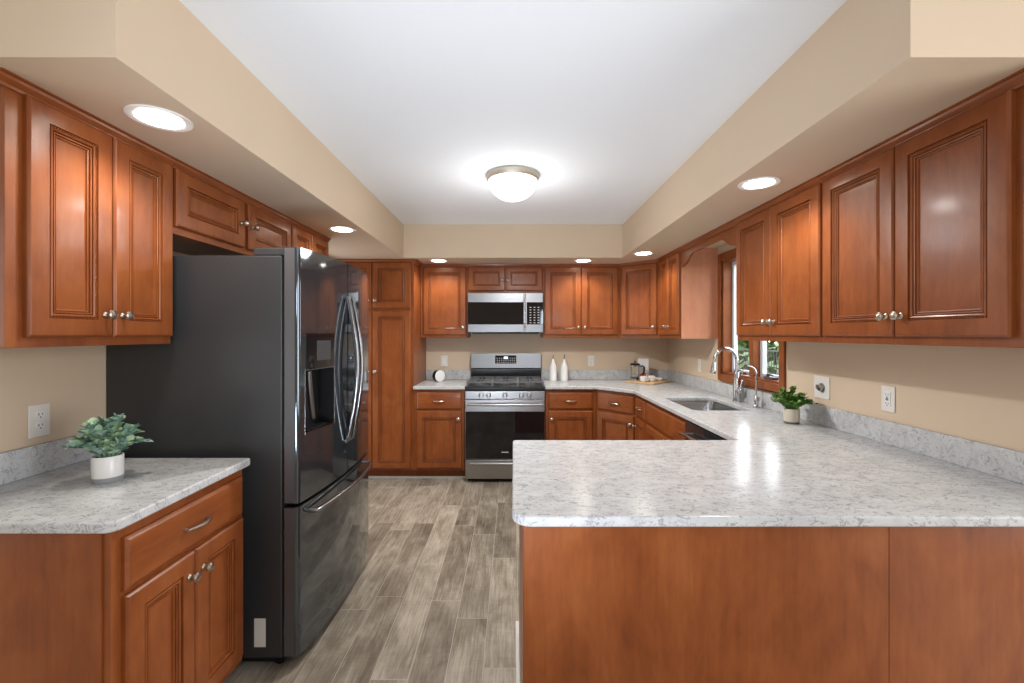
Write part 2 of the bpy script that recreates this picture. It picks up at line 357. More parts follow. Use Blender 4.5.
def wall_cab(label, org, rz, W_, H_, D_=.303, doors=(), fancy=False, name='wall_cabinet', slim=False, crn=True, c0=0, c1=0):
    t = thing(name, label, 'cabinet', org, rz)
    MB().box(0, W_, 0, D_, 0, H_).obj('body', 'wood', t, bevel=.0015)
    for d in doors: add_door(t, *d, prof=SLIM if slim else DOOR, fancy=fancy)
    if crn: crown(t, c0, W_+c1, H_)
    return t
HU = ZS-ZB
LR, RR = R(90), R(-90)
D0, D1 = .030, HU-.030
# left wall
t = wall_cab('two-door wall cabinet over the outlet and potted eucalyptus, left of the refrigerator', (UL, 1.22, ZB), LR, .593, HU,
             doors=[(.044, .313, D0, D1, 'rb'), (.318, .585, D0, D1, 'lb')], fancy=True, c0=-.033)
def crown_return(t, x, sgn, z, d):
    p = [(.0, z-.034), (-.008, z-.034), (-.010, z-.026), (-.022, z-.014), (-.024, z-.006), (-.033, z-.004), (-.033, z), (.0, z)]
    return MB().prism(p, lambda u, v, s_: (x-sgn*u, s_, v), 0, d).obj('crown_moulding', 'wood_h', t, smooth=0)
crown_return(t, 0, -1, HU, .3)
zf = 1.833-ZB
wall_cab('short wide two-door cabinet directly above the near half of the refrigerator', (UL, 1.815, 1.833), LR, .960, ZS-1.833,
         doors=[(.010, .472, .030, ZS-1.833-.032, 'rm'), (.508, .952, .030, ZS-1.833-.032, 'lm')])
wall_cab('small short two-door cabinet at the far end of the row, beyond the refrigerator', (UL, 2.777, 1.833), LR, .560, ZS-1.833,
         doors=[(.008, .268, .030, ZS-1.833-.032, None), (.276, .552, .030, ZS-1.833-.032, None)], slim=True)
# tall pantry
t = thing('pantry_cabinet', 'tall four-door pantry cabinet in the back corner, half hidden by the refrigerator', 'cabinet', (WL+.003, BB, 0))
PW = .757
MB().prism([(0, .10), (0, ZS-.003), (.607, ZS-.003), (.607, 0), (.075, 0), (.075, .10)], YZ, 0, PW).obj('body', 'wood', t, bevel=.0015)
for x0, x1, k in ((.02, .355, 'r'), (.361, .729, 'l')):
    add_door(t, x0, x1, 1.662, 2.103, k+'b'); add_door(t, x0, x1, .12, 1.638, k+'p')
crown(t, 0, PW, ZS-.003)
MB().prism([(0, 0), (-.033, 0), (-.033, .004), (-.024, .006), (-.010, .026), (-.008, .034), (0, .034)], lambda u, v, s: (PW-u, s, ZS-.003-v), 0, .27).obj('crown_moulding', 'wood_h', t, smooth=0)
# back wall
wall_cab('single-door wall cabinet between the pantry and the microwave', (-.953, UB, ZB), 0, .490, HU, doors=[(.028, .470, D0, D1, 'rb')])
t = wall_cab('short two-door cabinet directly above the microwave', (-.462, UB, 1.838), 0, .768, ZS-1.838, doors=[(.002, .380, .022, ZS-1.838-.028, None), (.388, .766, .022, ZS-1.838-.028, None)], slim=True)
for d, x in zip([c for c in t.children if c.name.startswith('door')], (.378-.022, .022)): knob(d, x, .11)
wall_cab('two-door wall cabinet right of the microwave, above the white bottles', (.307, UB, ZB), 0, .803, HU, doors=[(.022, .396, D0, D1, 'rb'), (.401, .780, D0, D1, 'lb')])
def world_to(t, pts):
    m = (Matrix.Translation(t.location) @ Matrix.Rotation(t.rotation_euler.z, 4, 'Z')).inverted()
    return [tuple((m @ Vector((x, y, 0)))[:2]) for x, y in pts]
t = thing('corner_wall_cabinet', 'angled single-door wall cabinet across the back right corner', 'cabinet', (1.11, UB, ZB), R(-45))
MB().prism(world_to(t, [(1.111, UB), (UR, WB_-.61+.001), (WR-.002, WB_-.609), (WR-.002, WB_-.002), (1.111, WB_-.002)]), XY, 0, HU).obj('body', 'wood', t, bevel=.0015)
dl = math.hypot(UR-1.11, .305)
add_door(t, .022, dl-.022, D0, D1, 'rb'); crown(t, -.012, dl+.012, HU)
# right wall
t = wall_cab('narrow two-door wall cabinet between the angled corner cabinet and the window', (UR, WB_-.612, ZB), RR, .545, HU, doors=[(.018, .264, D0, D1, 'rb'), (.270, .532, D0, D1, 'lb')], slim=True)
MB().box(.5452, .548, .002, .302, .0, HU).obj('end_panel', 'veneer_daylit', t)['label'] = 'pinkish end panel, paler by window daylight painted into its colour'
wall_cab('two-door wall cabinet right of the window, beside the arched valance', (UR, 2.772, ZB), RR, .775, HU, doors=[(.018, .384, D0, D1, 'rb'), (.389, .766, D0, D1, 'lb')])
wall_cab('two-door wall cabinet over the peninsula end, above the dial switch and outlet', (UR, 1.995, ZB), RR, .83, HU, doors=[(.006, .378, D0, D1, 'rb'), (.383, .758, D0, D1, 'lb')], fancy=True, c1=.03)
# arched valance over the window
t = thing('window_valance', 'arched wooden valance board bridging two wall cabinets over the sink window', 'valance', (UR, 3.698, 1.975), RR)
VW, VH = .925, ZS-1.975
p = [(0, VH), (0, 0), (.02, 0), (.055, .008)]+[(.055+.19*(i/8), .008+.074*(.5-.5*math.cos(math.pi*i/8))) for i in range(1, 9)]
p += [(VW-x, z) for x, z in reversed(p)]
MB().prism(p, XZ, 0, .019).obj('board', 'wood_h', t, bevel=.003)
crown(t, 0, VW, VH)

# base cabinets
def base_body(root, W_, D_=.607, H_=.884): return MB().prism([(0, .10), (0, H_), (D_, H_), (D_, 0), (.075, 0), (.075, .10)], YZ, 0, W_).obj('body', 'wood', root, bevel=.0015)
t = thing('base_cabinet', 'base cabinet with one wide drawer over two doors, under the left counter', 'cabinet', (BL, 1.195, 0), LR)
base_body(t, .580, .62); add_drawer(t, .030, .562, .698, .848)
add_door(t, .030, .294, .135, .684, 'rt'); add_door(t, .299, .562, .135, .684, 'lt')
MB().box(-.006, 0, .022, .62, 0, .884).obj('end_panel', 'wood', t, bevel=.001)
t = thing('base_cabinet', 'narrow base cabinet with drawer and door, between pantry and range', 'cabinet', (-.953, BB, 0))
base_body(t, .490); add_drawer(t, .030, .462, .692, .850); add_door(t, .030, .462, .125, .672, 'rt')
t = thing('base_cabinet', 'base cabinet with drawer and door just right of the range', 'cabinet', (.313, BB, 0))
base_body(t, .489); add_drawer(t, .030, .455, .692, .850); add_door(t, .030, .455, .125, .672, 'lt')
t = thing('corner_base_cabinet', 'angled corner base cabinet with drawer and door, under the tray', 'cabinet', (.805, BB, 0), R(-45))
foot = [(.805, BB), (BR, WB_-.915), (WR-.003, WB_-.915), (WR-.003, WB_-.003), (.805, WB_-.003)]
MB().prism(world_to(t, foot), XY, .10, .884).obj('body', 'wood', t, bevel=.0015)
MB().prism(world_to(t, [(.805, BB+.1), (BR+.1, WB_-.915), (WR-.01, WB_-.915), (WR-.01, WB_-.01), (.805, WB_-.01)]), XY, 0, .10).obj('toe_kick', 'wood', t)
dl = math.hypot(BR-.805, .305)
add_drawer(t, .022, dl-.022, .692, .850); add_door(t, .022, dl-.022, .125, .672, 'rt')
t = thing('base_cabinet', 'narrowest base cabinet with small drawer, between corner and sink cabinets', 'cabinet', (BR, WB_-.917, 0), RR)
base_body(t, .300); add_drawer(t, .012, .290, .692, .850); add_door(t, .012, .290, .125, .672, 'lt', prof=SLIM)
t = thing('sink_base_cabinet', 'sink base cabinet with false drawer front over doors, beside the dishwasher', 'cabinet', (BR, 3.635, 0), RR)
SW = .860
MB().prism([(0, .10), (0, .884), (.02, .884), (.02, .62), (.607, .62), (.607, 0), (.075, 0), (.075, .10)], YZ, 0, SW).obj('body', 'wood', t, bevel=.0015)
add_drawer(t, .012, SW-.012, .692, .850, handle=False)
add_door(t, .012, SW/2-.003, .125, .672, 'rt'); add_door(t, SW/2+.003, SW-.012, .125, .672, 'lt')
# dishwasher
t = thing('dishwasher', 'black dishwasher with bar handle under the right counter, beside the peninsula', 'dishwasher', (BR, 2.768, 0), RR)
MB().box(0, .600, .0, .58, .10, .878).box(.02, .58, .06, .5, 0, .10).obj('body', 'black', t)
MB().box(.003, .597, -.028, -.001, .115, .872).obj('door', 'black_steel', t, bevel=.004)
hb = MB().tube([(.06, -.028, .80), (.06, -.062, .80)], .007).tube([(.54, -.028, .80), (.54, -.062, .80)], .007).tube([(.03, -.066, .80), (.57, -.066, .80)], .0115, 14)
hb.obj('handle', 'chrome', t)
# peninsula
t = thing('peninsula_cabinet', 'long wooden peninsula base with flat back panels facing the open room', 'cabinet', (.031, 1.250, 0))
MB().box(0, 1.080, .006, .80, 0, .884).box(1.080, 1.686, .006, .88, 0, .884).obj('body', 'wood', t, bevel=.001)
MB().box(.001, 1.0375, 0, .006, 0, .883).obj('back_panel', 'wood', t, bevel=.0012)
MB().box(1.0385, 1.686, 0, .006, 0, .883).obj('back_panel', 'wood', t, bevel=.0012)
MB().box(-.001, .0, .01, .79, 0, .883).obj('end_panel', 'wood', t)

# ------------------------------------------------------------------ worktops
def slab(name, loops, z0, z1, parent, bevel=.006):
    bm = bmesh.new(); edges = []
    for lp in loops:
        vs = [bm.verts.new((x, y, z0)) for x, y in lp]
        edges += [bm.edges.new((vs[i], vs[(i+1) % len(vs)])) for i in range(len(vs))]
    bmesh.ops.triangle_fill(bm, use_beauty=True, use_dissolve=False, edges=edges)
    bmesh.ops.dissolve_limit(bm, angle_limit=R(1), verts=bm.verts, edges=bm.edges)
    r = bmesh.ops.extrude_face_region(bm, geom=bm.faces[:])
    bmesh.ops.translate(bm, vec=(0, 0, z1-z0), verts=[g for g in r['geom'] if isinstance(g, bmesh.types.BMVert)])
    bmesh.ops.recalc_face_normals(bm, faces=bm.faces)
    me = bpy.data.meshes.new(name); bm.to_mesh(me); bm.free(); me.materials.append(M['quartz'])
    o = bpy.data.objects.new(name, me); C.objects.link(o); o.parent = parent
    b = o.modifiers.new('edge', 'BEVEL'); b.width = bevel; b.segments = 3; b.limit_method = 'ANGLE'; b.angle_limit = R(50)
    return o
def rnd(cx, cy, r, a0, a1, n=8): return arc(cx, cy, r, R(a0), R(a1), n)
G = .002
t = thing('countertop', 'white quartz countertop with the potted eucalyptus, left beside the refrigerator', 'countertop')
slab('slab', [[(WL+G, 1.785), (WL+G, 1.166)]+rnd(-1.095, 1.201, .035, -90, 0)+rnd(-1.072, 1.773, .012, 0, 90, 4)], .884, CT, t)
MB().box(WL+G, WL+.021, 1.166, 1.785, CT+.0005, CT+.105).obj('backsplash', 'quartz', t, bevel=.002)
t = thing('countertop', 'short white quartz countertop between the pantry and the range', 'countertop')
slab('slab', [[(-.953, WB_-G), (-.953, WB_-.65), (-.458, WB_-.65), (-.458, WB_-G)]], .884, CT, t, .004)
MB().box(-.953, -.458, WB_-.021, WB_-G, CT+.0005, CT+.105).obj('backsplash', 'quartz', t, bevel=.002)
t = thing('countertop', 'long white quartz countertop running from the range past the sink to the peninsula', 'countertop')
sx0, sx1, sy0, sy1 = 1.19, 1.575, 2.885, 3.475
hole = rnd(sx1-.045, sy1-.045, .045, 0, 90, 5)+rnd(sx0+.045, sy1-.045, .045, 90, 180, 5)+rnd(sx0+.045, sy0+.045, .045, 180, 270, 5)+rnd(sx1-.045, sy0+.045, .045, 270, 360, 5)
ex = WR-.65
out = [(.310, WB_-G), (.310, WB_-.65), (.802, WB_-.65), (ex, 3.905), (ex, 2.083)]+rnd(.018, 2.065, .018, 90, 180, 4)+rnd(.055, 1.265, .057, 180, 270, 8)+[(WR-G, 1.208), (WR-G, WB_-G)]
slab('slab', [out, hole], .884, CT, t)
MB().box(.310, WR-.021, WB_-.021, WB_-G, CT+.0005, CT+.105).obj('backsplash', 'quartz', t, bevel=.002)
MB().box(WR-.021, WR-G, 1.208, WB_-.021, CT+.0005, CT+.105).obj('backsplash', 'quartz', t, bevel=.002)

# ------------------------------------------------------------------ sink and faucets
t = thing('kitchen_sink', 'undermounted stainless steel sink set in the counter below the window', 'sink')
cxs, cys = (sx0+sx1)/2, (sy0+sy1)/2
def hring(s, z): return [(cxs+(x-cxs)*s, cys+(y-cys)*s, z) for x, y in hole]
rg = [hring(1.03, .8835), hring(1.005, .8835), hring(.985, .86), hring(.965, .74), hring(.94, .712), hring(.88, .700), hring(.2, .692)]
mb = MB(); n = len(hole)
mb.add([p for r_ in rg for p in r_], [(i*n+k, i*n+(k+1) % n, (i+1)*n+(k+1) % n, (i+1)*n+k) for i in range(len(rg)-1) for k in range(n)]+[tuple(range((len(rg)-1)*n, len(rg)*n))])
mb.obj('basin', 'steel_sink', t, smooth=50)
MB().lathe([(.045, .0), (.045, .003), (.036, .003), (.030, -.002), (.004, -.002), (.004, .006), (.001, .007)], (cxs, cys, .6945), 24).obj('drain', 'chrome', t)
t = thing('faucet', 'tall chrome gooseneck pull-down faucet behind the sink', 'faucet', (1.652, 3.245, CT))
MB().lathe([(.031, .0006), (.031, .006), (.0275, .010), (.0265, .060), (.0255, .130), (.0215, .150), (.0195, .205), (.0150, .218)], n=24).obj('body', 'chrome', t)
neck = [(0, 0, .20), (0, 0, .25), (0, 0, .305)]+[(-.082+.082*math.cos(a), 0, .305+.088*math.sin(a)) for a in [math.pi*i/14 for i in range(1, 14)]]+[(-.164, 0, .300), (-.166, 0, .285)]
MB().tube(neck, .0125, 16).obj('neck', 'chrome', t)
MB().tube([(-.166, 0, .292), (-.168, 0, .27), (-.173, 0, .235), (-.177, 0, .215), (-.178, 0, .208)], [.0135, .0155, .0175, .022, .020], 18).obj('spray_head', 'chrome', t)
hd = MB().tube([(0, 0, .085), (0, -.050, .085)], [.019, .017], 16).tube([(0, -.050, .085), (0, -.056, .085)], [.017, .010], 16).tube([(0, -.044, .095), (.004, -.058, .135), (.006, -.066, .165)], [.007, .0055, .0045], 10)
hd.obj('lever_handle', 'chrome', t)
t = thing('filter_faucet', 'small slender chrome drinking water faucet right of the main faucet', 'faucet', (1.655, 2.99, CT))
MB().lathe([(.021, .0006), (.021, .006), (.015, .012), (.011, .03), (.015, .04), (.0165, .055), (.013, .068), (.007, .078), (.0055, .085)], n=20).obj('body', 'chrome', t)
nk = [(0, 0, .08), (0, 0, .16), (0, 0, .23)]+[(-.048+.048*math.cos(a), 0, .23+.050*math.sin(a)) for a in [math.pi*i/12 for i in range(1, 12)]]+[(-.097, 0, .215)]
MB().tube(nk, .0052, 12).obj('neck', 'chrome', t)
MB().tube([(0, 0, .052), (.0, -.032, .058)], [.006, .005], 10).tube([(0, -.030, .050), (0, -.036, .075)], [.0055, .004], 10).obj('lever_handle', 'chrome', t)

# ------------------------------------------------------------------ refrigerator
FY0, FY1, FYC = 1.852, 2.760, 2.306
t = thing('refrigerator', 'black stainless french door refrigerator with water dispenser, beside the left counter', 'refrigerator')
MB().box(-1.714, -.972, FY0, FY1, .05, 1.747).obj('body', 'fridge_side', t, bevel=.006)
MB().box(-1.66, -.985, FY0+.02, FY1-.02, .022, .05).obj('base', 'black', t)
def fx(y):
    u = (y-FYC)/((FY1-FY0)/2); x = -.903+.038*(1-u*u)
    e = min(y-FY0, FY1-y)
    if e < .016: x -= .016-math.sqrt(max(0, .016**2-(.016-e)**2))
    return x
def door_slab(name, y0, y1, z0, z1, back=-.964, hole_=None, mat='black_steel'):
    ys = sorted(set([y0, y1]+[y0+(y1-y0)*i/28 for i in range(29)]+[FY0+.016*(1-math.cos(math.pi/2*i/6)) for i in range(7)]+[FY1-.016*(1-math.cos(math.pi/2*i/6)) for i in range(7)]+(list(hole_[:2]) if hole_ else [])))
    ys = [y for y in ys if y0-1e-9 <= y <= y1+1e-9]
    zs = [z0]+(list(hole_[2:]) if hole_ else [])+[z1]
    mb = MB(); idx = {}
    for i, y in enumerate(ys):
        for j, z in enumerate(zs): idx[i, j] = len(mb.v); mb.v.append((fx(y), y, z))
    for i in range(len(ys)-1):
        for j in range(len(zs)-1):
            if hole_ and j == 1 and hole_[0]-1e-6 <= ys[i] < hole_[1]-1e-6: continue
            mb.f.append((idx[i, j], idx[i+1, j], idx[i+1, j+1], idx[i, j+1]))
    if hole_:      # recess of the dispenser
        a, b, c, d = hole_; dp = -.945
        hi = [i for i, y in enumerate(ys) if a-1e-6 <= y <= b+1e-6]
        rc = MB()
        for j, z in ((1, c), (2, d)):
            vs = [(fx(ys[i]), ys[i], z) for i in hi]+[(dp, b, z), (dp, a, z)]; rc.add(vs, [tuple(range(len(vs)))])
        rc.add([(fx(a), a, c), (dp, a, c), (dp, a, d), (fx(a), a, d)], [(0, 1, 2, 3)]); rc.add([(fx(b), b, c), (dp, b, c), (dp, b, d), (fx(b), b, d)], [(0, 1, 2, 3)])
        rc.add([(dp, a, c), (dp, b, c), (dp, b, d), (dp, a, d)], [(0, 1, 2, 3)])
    top = [(fx(y), y, z1) for y in ys]+[(back, y1, z1), (back, y0, z1)]; mb.add(top, [tuple(range(len(top)))])
    bot = [(x, y, z0) for x, y, z in top]; mb.add(bot, [tuple(range(len(bot)))])
    for y in (y0, y1): mb.add([(fx(y), y, zs[0]), (back, y, z0), (back, y, z1), (fx(y), y, z1)]+[(fx(y), y, z) for z in zs[1:-1]], [tuple([0, 1, 2, 3]+list(range(3+len(zs)-2, 3, -1)))])
    mb.add([(back, y0, z0), (back, y1, z0), (back, y1, z1), (back, y0, z1)], [(0, 1, 2, 3)])
    o = mb.obj(name, mat, t, smooth=30)
    if hole_: rc.obj('dispenser_recess', 'black', o, smooth=0)
    return o
HO = (1.902, 2.142, .985, 1.255)
dl_ = door_slab('door', FY0, 2.302, .700, 1.783, hole_=HO)
dr_ = door_slab('door', 2.310, FY1, .700, 1.783)
df_ = door_slab('freezer_drawer', FY0, FY1, .055, .684)
# near edges of the doors are a lighter brushed trim
MB().box(-.960, -.918, FY0-.0015, FY0-.0002, .705, 1.778).obj('edge_trim', 'black_edge', dl_)
MB().box(-.960, -.918, FY0-.0015, FY0-.0002, .060, .680).obj('edge_trim', 'black_edge', df_)
def bar(parent, pts, r=.0105): return MB().tube(pts, r, 14, sq=1.25).obj('handle', 'bar_steel', parent)
for d, y in ((dl_, 2.275), (dr_, 2.337)):
    x = fx(y); pts = [(x-.002, y, 1.60)]+[(x+.012+.048*math.sin(math.pi*i/16), y, 1.605-.735*i/16) for i in range(17)]+[(x-.002, y, .862)]
    bar(d, pts)
pts = [(fx(1.93)-.002, 1.93, .642), (fx(1.93)+.025, 1.93, .642)]+[(fx(y)+.030+.016*math.sin(math.pi*(y-1.93)/.72), y, .642) for y in [1.93+.72*i/18 for i in range(19)]]+[(fx(2.65)+.025, 2.65, .642), (fx(2.65)-.002, 2.65, .642)]
bar(df_, pts, .0095)
def curved(name, y0, y1, z0, z1, off, th, mat, parent, n=8):
    ys = [y0+(y1-y0)*i/n for i in range(n+1)]
    p = [(fx(y)+off, y) for y in ys]+[(fx(y)+off-th, y) for y in reversed(ys)]
    return MB().prism(p, XY, z0, z1).obj(name, mat, parent, bevel=.0008)
pn = curved('dispenser_panel', HO[0], HO[1], HO[3]+.004, 1.42, .0012, .003, 'black_glass', dl_)
sc = curved('display', 1.985, 2.105, 1.295, 1.385, .0018, .001, 'fridge_side', pn, 4)
for y0, y1, z0, z1 in ((HO[0]-.006, HO[0], HO[2]-.006, HO[3]+.006), (HO[1], HO[1]+.006, HO[2]-.006, HO[3]+.006), (HO[0], HO[1], HO[2]-.006, HO[2]), (HO[0], HO[1], HO[3], HO[3]+.006)):
    curved('dispenser_trim', y0, y1, z0, z1, .0012, .004, 'bar_steel', dl_, 4)
MB().tube([(-.908, 1.955, 1.25), (-.912, 1.975, 1.17), (-.918, 2.02, 1.03)], [.012, .013, .011], 12).obj('dispenser_paddle', 'steel', dl_)
MB().box(-.944, -.895, 1.925, 2.12, .986, .992).obj('drip_tray', 'black', dl_)
MB().box(-1.10, -.925, FY0+.012, FY0+.10, 1.7475, 1.783).obj('hinge_cover', 'fridge_side', t, bevel=.006)
MB().box(-1.10, -.925, FY1-.10, FY1-.012, 1.7475, 1.783).obj('hinge_cover', 'fridge_side', t, bevel=.006)
for y in (FY0+.05, FY1-.05):
    MB().lathe([(.024, -.018), (.026, -.012), (.026, .012), (.024, .018)], (-1.0, y, .0262), 20, Matrix.Rotation(R(90), 4, 'X')).obj('roller', 'black', t)
MB().box(-1.088, -1.040, FY0-.0012, FY0-.0002, .098, .218).obj('rating_sticker', 'plate', t)['label'] = 'pale grey rating sticker'

# ------------------------------------------------------------------ range
RX = -.074
t = thing('gas_range', 'stainless steel gas range with black glass oven door, centred on the back wall', 'range', (RX, 4.215, 0))
HW = .378
MB().box(-HW, HW, 0, .60, .03, .898).obj('body', 'steel', t, bevel=.003)
MB().box(-.36, .36, .03, .58, 0, .03).obj('base', 'black', t)
MB().prism([(-.030, .872), (-.034, .884), (-.030, .912), (.56, .912), (.56, .898), (0, .898), (0, .872)], YZ, -HW-.002, HW+.002).obj('cooktop', 'black', t, bevel=.003)
MB().prism([(-.030, .796), (-.030, .870), (-.004, .870), (-.004, .796)], YZ, -HW, HW).obj('control_panel', 'steel', t, bevel=.003)
for x in (-.226, -.155, 0, .156, .230):
    k = MB().lathe([(.026, 0), (.026, .006), (.021, .008), (.019, .028), (.016, .032), (.001, .033)], n=20, M4=Matrix.Rotation(R(90), 4, 'X')).box(-.0045, .0045, -.038, -.02, -.019, .019)
    k.obj('burner_knob', 'steel', t, (x, -.0302, .832))
d = MB().box(-HW, HW, -.036, -.002, .222, .790).obj('oven_door', 'steel', t, bevel=.004)
MB().box(-HW+.004, HW-.004, -.0395, -.0362, .228, .678).obj('window', 'black_glass', d, bevel=.001)
hb = MB().tube([(-.33, -.036, .748), (-.33, -.072, .748)], .010).tube([(.33, -.036, .748), (.33, -.072, .748)], .010)
hb.tube([(-.355, -.078, .748), (-.18, -.086, .748), (0, -.089, .748), (.18, -.086, .748), (.355, -.078, .748)], .0125, 14).obj('handle', 'steel', d)
b = MB()
for i in range(9): b.box(-.033+.0075*i, -.028+.0075*i, -.0402, -.0397, .288, .297)
b.obj('badge', 'plate', d)
dw = MB().box(-HW, HW, -.034, -.002, .036, .214).obj('storage_drawer', 'steel', t, bevel=.004)
MB().prism([(-.034, .165), (-.048, .170), (-.050, .186), (-.034, .192)], YZ, -.33, .33).obj('handle', 'steel', dw, bevel=.003)
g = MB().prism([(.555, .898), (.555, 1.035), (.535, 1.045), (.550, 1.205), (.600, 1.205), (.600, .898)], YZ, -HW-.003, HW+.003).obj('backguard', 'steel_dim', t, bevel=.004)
MB().box(-HW, HW, .545, .5548, .913, 1.030).obj('vent_trim', 'black', g)
cp = MB().prism([(.5385, 1.095), (.5355, 1.095), (.5435, 1.182), (.5465, 1.182)], YZ, -.117, .112).obj('clock_panel', 'black_glass', g)
MB().prism([(.5395, 1.145), (.5388, 1.145), (.5408, 1.168), (.5415, 1.168)], YZ, -.022, .020).obj('clock_display', 'digit', cp)
kb = MB()
for i in range(9):
    for j in range(3):
        if abs(i-4) < 2 and j == 2: continue
        x = -.100+i*.0235; z = 1.104+j*.022; y = .5352+(z-1.095)*.092
        kb.box(x, x+.013, y-.0004, y+.0006, z, z+.009)
kb.obj('key_marks', 'button', cp)
bi = 0
for bx, by, br in ((-.245, .13, .045), (-.245, .41, .036), (0, .27, .052), (.245, .13, .040), (.245, .41, .045)):
    MB().lathe([(br+.012, .912), (br+.010, .918), (br, .920), (br, .932), (br-.005, .936), (.001, .937)], (bx, by, 0), 24).obj('burner', 'iron', t)
for gx in (-.245, 0, .245):
    gm = MB(); gw = .118; zt = .957
    for x in (-gw, gw): gm.box(gx+x-.006, gx+x+.006, .0, .54, zt-.014, zt)
    for y in (.006, .27, .534): gm.box(gx-gw, gx+gw, y-.006, y+.006, zt-.014, zt)
    for y in (.135, .405):
        gm.box(gx-gw, gx-.03, y-.005, y+.005, zt-.012, zt); gm.box(gx+.03, gx+gw, y-.005, y+.005, zt-.012, zt)
        gm.box(gx-.005, gx+.005, y-.129, y-.03, zt-.012, zt); gm.box(gx-.005, gx+.005, y+.03, y+.129, zt-.012, zt)
    for x in (-gw, gw):
        for y in (.006, .534): gm.box(gx+x-.007, gx+x+.007, y-.007, y+.007, .9125, zt)
    gm.obj('grate', 'iron', t, bevel=.002)

# ------------------------------------------------------------------ microwave
t = thing('microwave_oven', 'stainless over-the-range microwave mounted above the range', 'microwave', (RX, WB_-.39, 1.427))
MB().box(-.380, .380, .0, .385, .0, .402).obj('body', 'black', t, bevel=.003)
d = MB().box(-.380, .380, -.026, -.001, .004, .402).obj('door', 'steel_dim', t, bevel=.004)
MB().box(-.379, .200, -.0295, -.0262, .083, .308).obj('window', 'black_glass', d, bevel=.001)
kp = MB().box(.216, .379, -.0295, -.0262, .083, .308).obj('control_panel', 'black_glass', d, bevel=.001)
kb = MB()
for i in range(3):
    for j in range(7): kb.box(.243+i*.040, .261+i*.040, -.0302, -.0296, .096+j*.026, .104+j*.026)
kb.obj('key_marks', 'button', kp)
hb = MB().tube([(.192, -.026, .036), (.192, -.062, .036)], .008).tube([(.192, -.026, .368), (.192, -.062, .368)], .008).tube([(.192, -.066, .016), (.192, -.066, .388)], .0125, 14)
hb.obj('handle', 'chrome', d)
MB().box(-.34, .34, .03, .33, -.012, -.0005).obj('vent_grille', 'black', t)

# ------------------------------------------------------------------ ceiling lamps
t = thing('ceiling_light', 'round flush ceiling light with glowing glass bowl and nickel rim', 'ceiling light', (0, 2.87, ZC))
MB().lathe([(.155, -.001), (.172, -.001), (.172, -.010), (.168, -.030), (.161, -.040), (.155, -.038)], n=40).obj('rim', 'rim', t)
MB().lathe([(.001, -.164)]+[(.157*math.sin(R(a)), -.038-.126*math.cos(R(a))) for a in range(8, 91, 8)]+[(.157, -.038)], n=40).obj('glass_bowl', 'bowl', t)
def lamp(name, loc, power, size, col=(1, .90, .76), spot=None):
    l = bpy.data.lights.new(name, 'SPOT' if spot else 'POINT'); l.energy = power; l.color = col; l.shadow_soft_size = size
    if spot: l.spot_size = R(spot); l.spot_blend = .6
    o = bpy.data.objects.new(name, l); C.objects.link(o); o.location = loc; return o
sp = lamp('ceiling_light_downlight', (0, 2.87, ZC-.19), 64, .04, (.97, .97, .95), 172)
lamp('ceiling_light_bulb', (0, 2.87, ZC-.40), 6, .10, (.97, .97, .97))
spots = [((-1.176, 1.466), .092, 'recessed ceiling light above the two-door wall cabinet left of the refrigerator'),
         ((-1.172, 3.02), .092, 'recessed ceiling light in the left soffit beyond the refrigerator'),
         ((-.725, 4.31), .092, 'recessed ceiling light above the single-door cabinet by the pantry'),
         ((.690, 4.31), .092, 'recessed ceiling light above the two-door cabinet with the white bottles below'),
         ((1.165, 3.92), .092, 'recessed ceiling light in front of the angled corner cabinet'),
         ((1.174, 2.098), .092, 'recessed ceiling light above the cabinets right of the window')]
for (x, y), r, lab in spots:
    t = thing('recessed_light', lab, 'recessed light', (x, y, ZS), group='recessed soffit lights')
    MB().lathe([(r*.72, -.001), (r, -.001), (r, -.003), (r*.97, -.006), (r*.75, -.005), (r*.72, -.0035)], n=36).obj('trim_ring', 'white', t)
    MB().lathe([(.001, -.0012), (r*.72, -.0012), (r*.72, -.006), (r*.6, -.009), (.001, -.011)], n=36).obj('lens', 'lamp', t)
    lamp('recessed_bulb', (x, y, ZS-.03), 13, .06, (1, .93, .83), 150)

# ------------------------------------------------------------------ window over the sink
wn = MB()
for a in (0,):
    wn.box(WR-.018, WR-.0005, wy0, oy0, wz0, wz1).box(WR-.018, WR-.0005, oy1, wy1, wz0, wz1).box(WR-.018, WR-.0005, oy0, oy1, wz0, oz0).box(WR-.018, WR-.0005, oy0, oy1, oz1, wz1)
win = wn.obj('window_1', 'wood', None, bevel=.004); win['kind'] = 'structure'
my = (oy0+oy1)/2
jm = MB().box(WR, WR+.119, oy0, oy0+.016, oz0, oz1).box(WR, WR+.119, oy1-.016, oy1, oz0, oz1).box(WR, WR+.119, oy0, oy1, oz0, oz0+.016).box(WR, WR+.119, oy0, oy1, oz1-.016, oz1).box(WR+.02, WR+.119, my-.028, my+.028, oz0, oz1)
jm.obj('jamb', 'wood', win, bevel=.002)
for a, b in ((oy0+.016, my-.028), (my+.028, oy1-.016)):
    z0, z1 = oz0+.016, oz1-.016; s = .026; x0, x1 = WR+.070, WR+.105
    MB().box(x0, x1, a, a+s, z0, z1).box(x0, x1, b-s, b, z0, z1).box(x0, x1, a+s, b-s, z0, z0+s).box(x0, x1, a+s, b-s, z1-s, z1).obj('sash', 'vinyl', win, bevel=.002)
    MB().box(WR+.086, WR+.090, a+s, b-s, z0+s, z1-s).obj('pane', 'pane', win)
    cy = (a+b)/2-.02
    MB().box(WR+.010, WR+.055, cy-.05, cy+.05, z0+.0005, z0+.020).tube([(WR+.03, cy+.03, z0+.02), (WR+.02, cy+.01, z0+.035), (WR+.012, cy-.06, z0+.030)], [.012, .009, .007], 10).obj('crank', 'black_edge', win, bevel=.003)

